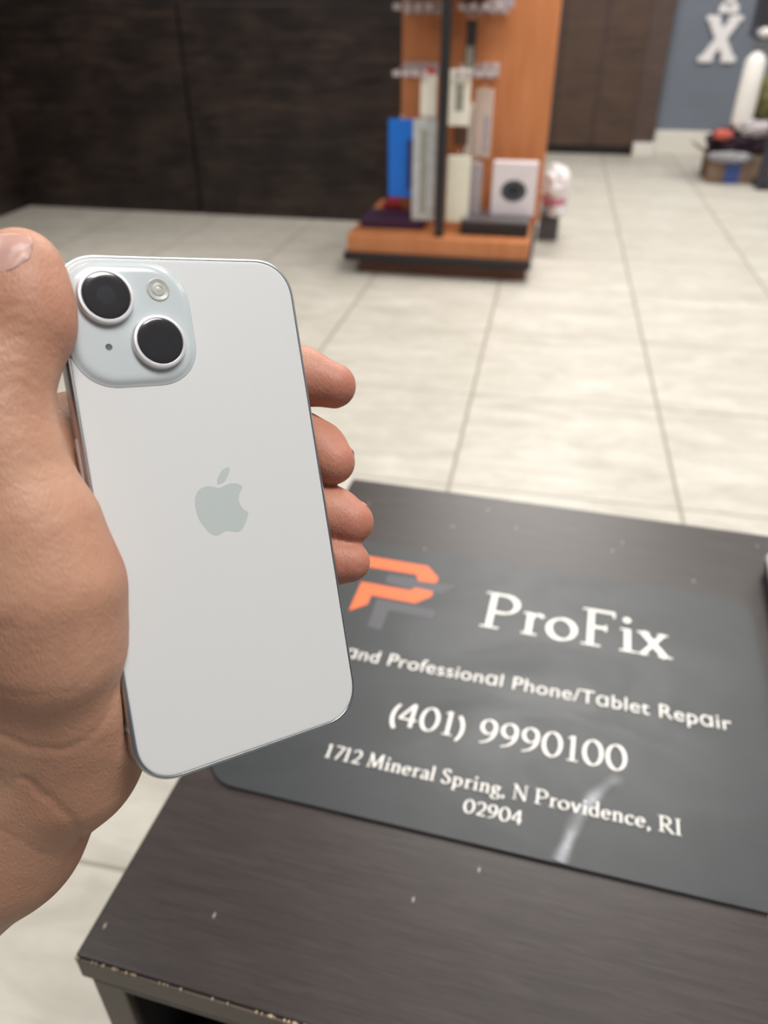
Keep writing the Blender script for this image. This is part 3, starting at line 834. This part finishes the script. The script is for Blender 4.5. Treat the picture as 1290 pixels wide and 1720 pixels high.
for f_ in fingers[1:]: hand = smin(hand, f_.a, .8)
palm = Field()
palm.chain([(hp(100, 740, -22), 11.5), (hp(40, 1050, -24), 15), (WR, 22.5)], 8)
palm.chain([(hp(150, 862, -23), 11.5), (hp(80, 1120, -25), 15), (WR, 22.5)], 8)
palm.chain([(hp(205, 980, -23), 11.5), (hp(120, 1180, -25), 15), (WR, 22.5)], 8)
palm.chain([(hp(262, 1075, -22), 10.5), (hp(170, 1210, -23), 14.5), (hp(108, 1280, -34), 18.5), (WR, 22.5)], 8)
palm.chain([(WR, 22.5), (hp(-112, 1478, -72), 25), (hp(-300, 1650, -98), 29), (hp(-560, 1860, -124), 31)], 10)
thumb = Field()
thumb.chain([(hp(36, 452, 3.0), 10.2), (hp(38, 500, 2.5), 11.0), (hp(40, 548, 2), 11.3), (hp(6, 640, 2), 11.0), (hp(-4, 715, 2), 11.6), (hp(8, 800, 1), 13.4), (hp(48, 890, 0), 17), (hp(80, 990, -1), 18.6), (hp(86, 1080, -6), 18.5), (hp(58, 1185, -22), 18), (WR, 22.5)], 6)
thumb.chain([(hp(8, 760, 0), 12), (hp(40, 860, -14), 12), (hp(60, 960, -20), 14)], 8)
thumb.chain([(hp(50, 735, -14), 7.5), (hp(70, 830, -16), 9), (hp(80, 900, -18), 11)], 8)
hand = smin(hand, palm.a, 9)
hand = smin(hand, thumb.a, 7)
hand = smin(hand, Field().chain([(hp(140, 1180, -13), 13), (hp(126, 1275, -30), 17.5)], 6).a, 8)
# flesh gives way where it presses on the phone
bx_ = np.abs(gx)[:, None, None] - (35.8 - 2.2); by_ = np.abs(gy)[None, :, None] - (73.8 - 2.2); bz_ = np.abs(gz + 3.9)[None, None, :] - (3.95 - 2.2)
qx, qy, qz = np.maximum(bx_, 0), np.maximum(by_, 0), np.maximum(bz_, 0)
box = np.sqrt(qx ** 2 + qy ** 2 + qz ** 2) + np.minimum(np.maximum(np.maximum(bx_, by_), bz_), 0) - 2.2 - .12
hand = -smin(-hand, box.astype(np.float32), 1.2)
# close the volume at the border of the grid
for ax in range(3):
    ix = [slice(None)] * 3
    for e_ in (0, -1):
        ix[ax] = e_; hand[tuple(ix)] = np.maximum(hand[tuple(ix)], 1.0)

def surface_nets(F):
    ins = F < 0
    n0, n1, n2 = F.shape
    c = np.zeros((n0 - 1, n1 - 1, n2 - 1), np.int8)
    for a in (0, 1):
        for b in (0, 1):
            for d in (0, 1): c += ins[a:n0 - 1 + a, b:n1 - 1 + b, d:n2 - 1 + d]
    cells = np.argwhere((c > 0) & (c < 8))
    idx = -np.ones(c.shape, np.int64); idx[tuple(cells.T)] = np.arange(len(cells))
    acc = np.zeros((len(cells), 3)); cnt = np.zeros(len(cells))
    cor = [(a, b, d) for a in (0, 1) for b in (0, 1) for d in (0, 1)]
    for p in cor:
        for ax in range(3):
            if p[ax] == 1: continue
            q_ = list(p); q_[ax] = 1
            f0 = F[tuple((cells + p).T)].astype(float); f1 = F[tuple((cells + q_).T)].astype(float)
            m = (f0 < 0) != (f1 < 0)
            t = np.where(m, f0 / np.where(m, f0 - f1, 1), 0)
            P = np.array(p, float)[None, :].repeat(len(cells), 0); P[:, ax] += t
            acc[m] += P[m]; cnt[m] += 1
    V = LO + H * (cells + acc / cnt[:, None])
    faces = []
    for ax in range(3):
        u_, v_ = (ax + 1) % 3, (ax + 2) % 3
        sl0 = [slice(1, -1)] * 3; sl1 = [slice(1, -1)] * 3
        sl0[ax] = slice(0, -1); sl1[ax] = slice(1, None)
        a = ins[tuple(sl0)]; b = ins[tuple(sl1)]
        for sgn, msk in ((1, a & ~b), (-1, ~a & b)):
            e_ = np.argwhere(msk)
            off = np.ones(3, int); off[ax] = 0
            e_ = e_ + off
            q = []
            for du, dv in ((-1, -1), (0, -1), (0, 0), (-1, 0)):
                k = e_.copy(); k[:, u_] += du; k[:, v_] += dv
                q.append(idx[tuple(k.T)])
            q = np.stack(q, 1)
            if sgn < 0: q = q[:, ::-1]
            faces.append(q)
    return V, np.concatenate(faces)
V, Fq = surface_nets(hand)
E_ = np.concatenate([Fq[:, [0, 1]], Fq[:, [1, 2]], Fq[:, [2, 3]], Fq[:, [3, 0]]])
deg = np.bincount(E_[:, 0], minlength=len(V)) + np.bincount(E_[:, 1], minlength=len(V))
def relax(V, it, lam):
    for _ in range(it):
        s_ = np.zeros_like(V)
        for k in range(3):
            s_[:, k] = np.bincount(E_[:, 0], V[E_[:, 1], k], len(V)) + np.bincount(E_[:, 1], V[E_[:, 0], k], len(V))
        V = V + lam * (s_ / deg[:, None] - V)
    return V
V = relax(V, 4, .5)
def vnormals(V):
    fn = np.cross(V[Fq[:, 2]] - V[Fq[:, 0]], V[Fq[:, 3]] - V[Fq[:, 1]])
    n = np.zeros_like(V)
    for j in range(4):
        for k in range(3): n[:, k] += np.bincount(Fq[:, j], fn[:, k], len(V))
    return n / np.maximum(np.linalg.norm(n, axis=1, keepdims=True), 1e-9)
VN = vnormals(V)
# folds of the skin, as grooves pressed into the mesh
def groove(V, VN, line, width, depth, front=True):
    P = [hp(x, y, w) for x, y, w in line]
    best = np.full(len(V), 1e9); 
    eye = np.array(CI) * 1000
    # distance to the fan of sight lines through the fold, measured in mm at the surface
    def proj(p):
        d = p - eye; return d
    for a, b in zip(P[:-1], P[1:]):
        d = b - a; t = np.clip(((V - a) @ d) / (d @ d), 0, 1)
        best = np.minimum(best, np.linalg.norm(V - (a + t[:, None] * d), axis=1))
    g_ = np.exp(-(best / width) ** 2)
    return V - VN * (depth * g_)[:, None]
def surf_w(x, y):
    "height over the back glass where a sight line first meets the hand"
    d = np.array(PHM.to_3x3().inverted() @ ray(x, y)); d /= np.linalg.norm(d); o_ = np.array(CI) * 1000
    t = 90.0
    for _ in range(700):
        p = o_ + d * t; i = ((p - LO) / H + .5).astype(int)
        if np.all(i >= 0) and np.all(i < NX):
            f = float(hand[tuple(i)])
            if f < .25: return p[2], p
            t += max(.3, min(f * .7, 3))
        else: t += 2
        if t > 420: break
    return None, None
def fold(pix, width, depth):
    global V
    line = []
    for x, y in pix:
        w, _ = surf_w(x, y)
        if w is not None: line.append((x, y, w))
    if len(line) > 1: V = groove(V, VN, line, width, depth)
def dense(p, n=6):
    out = []
    for (a, b), (c, d) in zip(p[:-1], p[1:]):
        out += [(a + (c - a) * k / n, b + (d - b) * k / n) for k in range(n)]
    return out + [p[-1]]
fold(dense([(72, 548), (88, 560), (104, 575)]), .8, 0.175)
fold(dense([(66, 566), (84, 574), (100, 590)]), .7, 0.125)
fold(dense([(2, 1236), (50, 1256), (100, 1262), (145, 1245), (178, 1210), (195, 1160)]), 1.4, 0.35)
fold(dense([(40, 1310), (80, 1340), (115, 1372), (142, 1412)]), 1.3, 0.4)
fold(dense([(0, 1165), (60, 1172), (120, 1160), (165, 1120)]), 1.6, 0.15)
fold(dense([(96, 778), (128, 800), (150, 850), (155, 900)]), 1.3, 0.175)
fold(dense([(0, 930), (40, 890), (85, 868)]), 1.8, 0.15)
fold(dense([(0, 1060), (60, 1020), (110, 1000)]), 2.0, 0.125)
fold(dense([(518, 592), (524, 610), (522, 632)]), .7, 0.125)
fold(dense([(0, 1395), (60, 1430), (100, 1446)]), 1.2, 0.2)
for k_ in range(6):
    y_ = 505 + 26 * k_
    fold(dense([(0, y_ + 22), (22, y_ + 6), (44, y_ + 10 + 3 * (k_ % 2)), (58, y_ + 26)], 5), .8, .13 + .04 * (k_ % 3))
for k_ in range(5):
    y_ = 690 + 30 * k_
    fold(dense([(4, y_ + 10), (34, y_ - 4), (62, y_ + 6)], 5), 1.0, .08)
VN = vnormals(V)

me = bpy.data.meshes.new('hand')
me.from_pydata([tuple(p * mm) for p in V], [], [tuple(map(int, f)) for f in Fq])
me.shade_smooth()
# how flushed the skin is: finger pads and the ball of the thumb are redder than the rest
at_ = me.attributes.new('flush', 'FLOAT', 'POINT')
fl = np.zeros(len(V))
for c_, r_ in (((566, 648, -8), 16), ((566, 776, -7), 16), ((592, 877, -6), 16), ((590, 944, -6), 14), ((70, 500, 6), 13), ((100, 560, 2), 11), ((190, 930, 6), 6)):
    fl = np.maximum(fl, (.5 if c_[0] < 300 else 1) * np.exp(-(np.linalg.norm(V - hp(*c_), axis=1) / r_) ** 2))
at_.data.foreach_set('value', fl.astype(np.float32))

def skin_mat():
    n = N('skin')
    v = n.coords((1, 1, 1))
    big = n.noise(v, 38, 3, .5, .4)
    mid = n.noise(v, 130, 4, .6)
    base = n.ramp(big, [(.3, srgb((178, 134, 110))), (.55, srgb((194, 149, 125))), (.75, srgb((204, 163, 136)))])
    base = n.mix(n.math('MULTIPLY', mid, .35), base, srgb((176, 122, 100)))
    a = n.n('ShaderNodeAttribute'); a.attribute_name = 'flush'
    base = n.mix(n.math('MULTIPLY', a.outputs['Fac'], .7), base, srgb((176, 98, 84)))
    n.color(base)
    n.set(Roughness=.5)
    n.b.inputs['Specular IOR Level'].default_value = .4
    n.b.inputs['Subsurface Weight'].default_value = .15
    n.b.inputs['Subsurface Radius'].default_value = (1, .35, .2)
    n.b.inputs['Subsurface Scale'].default_value = .003
    vo = n.n('ShaderNodeTexVoronoi', feature='DISTANCE_TO_EDGE'); vo.inputs['Scale'].default_value = 900
    n.l(n.coords((1, .45, 1), (0, 0, 0), (0, 0, .6)), vo.inputs['Vector'])
    h = n.math('ADD', n.math('MULTIPLY', vo.outputs['Distance'], .8), n.math('MULTIPLY', n.noise(v, 420, 4), .8))
    n.bump(h, .38, .0006)
    return n.m
sk = skin_mat()
me.materials.append(sk)
hd = bpy.data.objects.new('hand', me)
hd.matrix_world = PHM
COL.objects.link(hd)
tag(hd, 'bare left hand and wrist reaching in from the left and gripping the white smartphone', 'hand')

# nails: thin curved plates lying on the skin
def nail(outline_fn, nu, nv, name, lift=.2, lab=None):
    pts, ok = [], True
    for j in range(nv + 1):
        for i in range(nu + 1):
            x, y = outline_fn(i / nu, j / nv)
            w, p = surf_w(x, y)
            if p is None: return None
            d = np.array(CI) * 1000 - p; d /= np.linalg.norm(d)
            e_ = min(i, nu - i, j * 1.5, (nv - j) * 1.5) / 2
            pts.append(p + d * (lift * min(1, e_) - .15))
    P = np.array(pts).reshape(nv + 1, nu + 1, 3)
    for _ in range(6):
        Q = P.copy(); Q[1:-1, 1:-1] = (P[:-2, 1:-1] + P[2:, 1:-1] + P[1:-1, :-2] + P[1:-1, 2:]) / 4; 
        Q[0, 1:-1] = (P[0, :-2] + P[0, 2:]) / 2; Q[-1, 1:-1] = (P[-1, :-2] + P[-1, 2:]) / 2
        Q[1:-1, 0] = (P[:-2, 0] + P[2:, 0]) / 2; Q[1:-1, -1] = (P[:-2, -1] + P[2:, -1]) / 2
        P = Q
    vs = [tuple(p * mm) for p in P.reshape(-1, 3)]
    fs = [(j * (nu + 1) + i, j * (nu + 1) + i + 1, (j + 1) * (nu + 1) + i + 1, (j + 1) * (nu + 1) + i) for j in range(nv) for i in range(nu)]
    m_ = bpy.data.meshes.new(name); m_.from_pydata(vs, [], fs); m_.shade_smooth(); m_.materials.append(nail_m)
    o_ = bpy.data.objects.new(name, m_); COL.objects.link(o_); o_.parent = hd
    sd = o_.modifiers.new('thickness', 'SOLIDIFY'); sd.thickness = .0002; sd.offset = 0
    return o_
nm = N('nail'); nm.set(Base_Color=srgb((194, 150, 140)), Roughness=.38); nm.b.inputs['Subsurface Weight'].default_value = .1; nm.b.inputs['Subsurface Scale'].default_value = .002
nail_m = nm.m
def thumb_nail(s, t):
    # s across (left to right), t from tip to root; rounded sides
    top = 392 + 6 * (1 - math.sin(s * math.pi)); bot = 462 - 26 * s ** 2
    xr = 57 - 4 * (2 * t - 1) ** 2 - 5 * t
    xl = -18
    return xl + (xr - xl) * s, top + (bot - top) * t
nail(thumb_nail, 22, 20, 'thumb_nail')

# finger nails on the far side of the fingertips
def finger_nail(c, prev, nrm, r_, half=.9, ln=10.5):
    c, prev, n_ = np.asarray(c), np.asarray(prev), np.asarray(nrm, float)
    a = (c - prev) / np.linalg.norm(c - prev)
    n_ = n_ - a * (n_ @ a); n_ /= np.linalg.norm(n_); b_ = np.cross(a, n_)
    vs, fs = [], []
    for j in range(11):
        s_ = -ln + (ln + r_ * .35) * j / 10
        k = 1.0 if s_ < 0 else math.sqrt(max(.02, 1 - (s_ / (r_ * 1.04)) ** 2))
        for i in range(11):
            t_ = -half + 2 * half * i / 10
            R2 = (r_ + .02 - (.5 if i in (0, 10) or j in (0,) else 0)) * k
            vs.append(tuple((c + a * s_ + (n_ * math.cos(t_) + b_ * math.sin(t_)) * R2) * mm))
    for j in range(10):
        for i in range(10): fs.append((j * 11 + i, j * 11 + i + 1, (j + 1) * 11 + i + 1, (j + 1) * 11 + i))
    m_ = bpy.data.meshes.new('finger_nail'); m_.from_pydata(vs, [], fs); m_.shade_smooth(); m_.materials.append(nail_m)
    o_ = bpy.data.objects.new('finger_nail', m_); COL.objects.link(o_); o_.parent = hd
    sd = o_.modifiers.new('thickness', 'SOLIDIFY'); sd.thickness = .0002; sd.offset = 0
finger_nail(hp(560, 648, -8), hp(505, 632, -14.5), (.3, .15, -1), 7.8)
finger_nail(hp(558, 776, -7), hp(535, 757, -12), (.75, .55, -.65), 7.8)
finger_nail(hp(590, 877, -6), hp(560, 864, -10.5), (.75, .7, -.55), 7.7)
finger_nail(hp(588, 944, -6), hp(560, 942, -10), (.5, .3, -.8), 6.9)
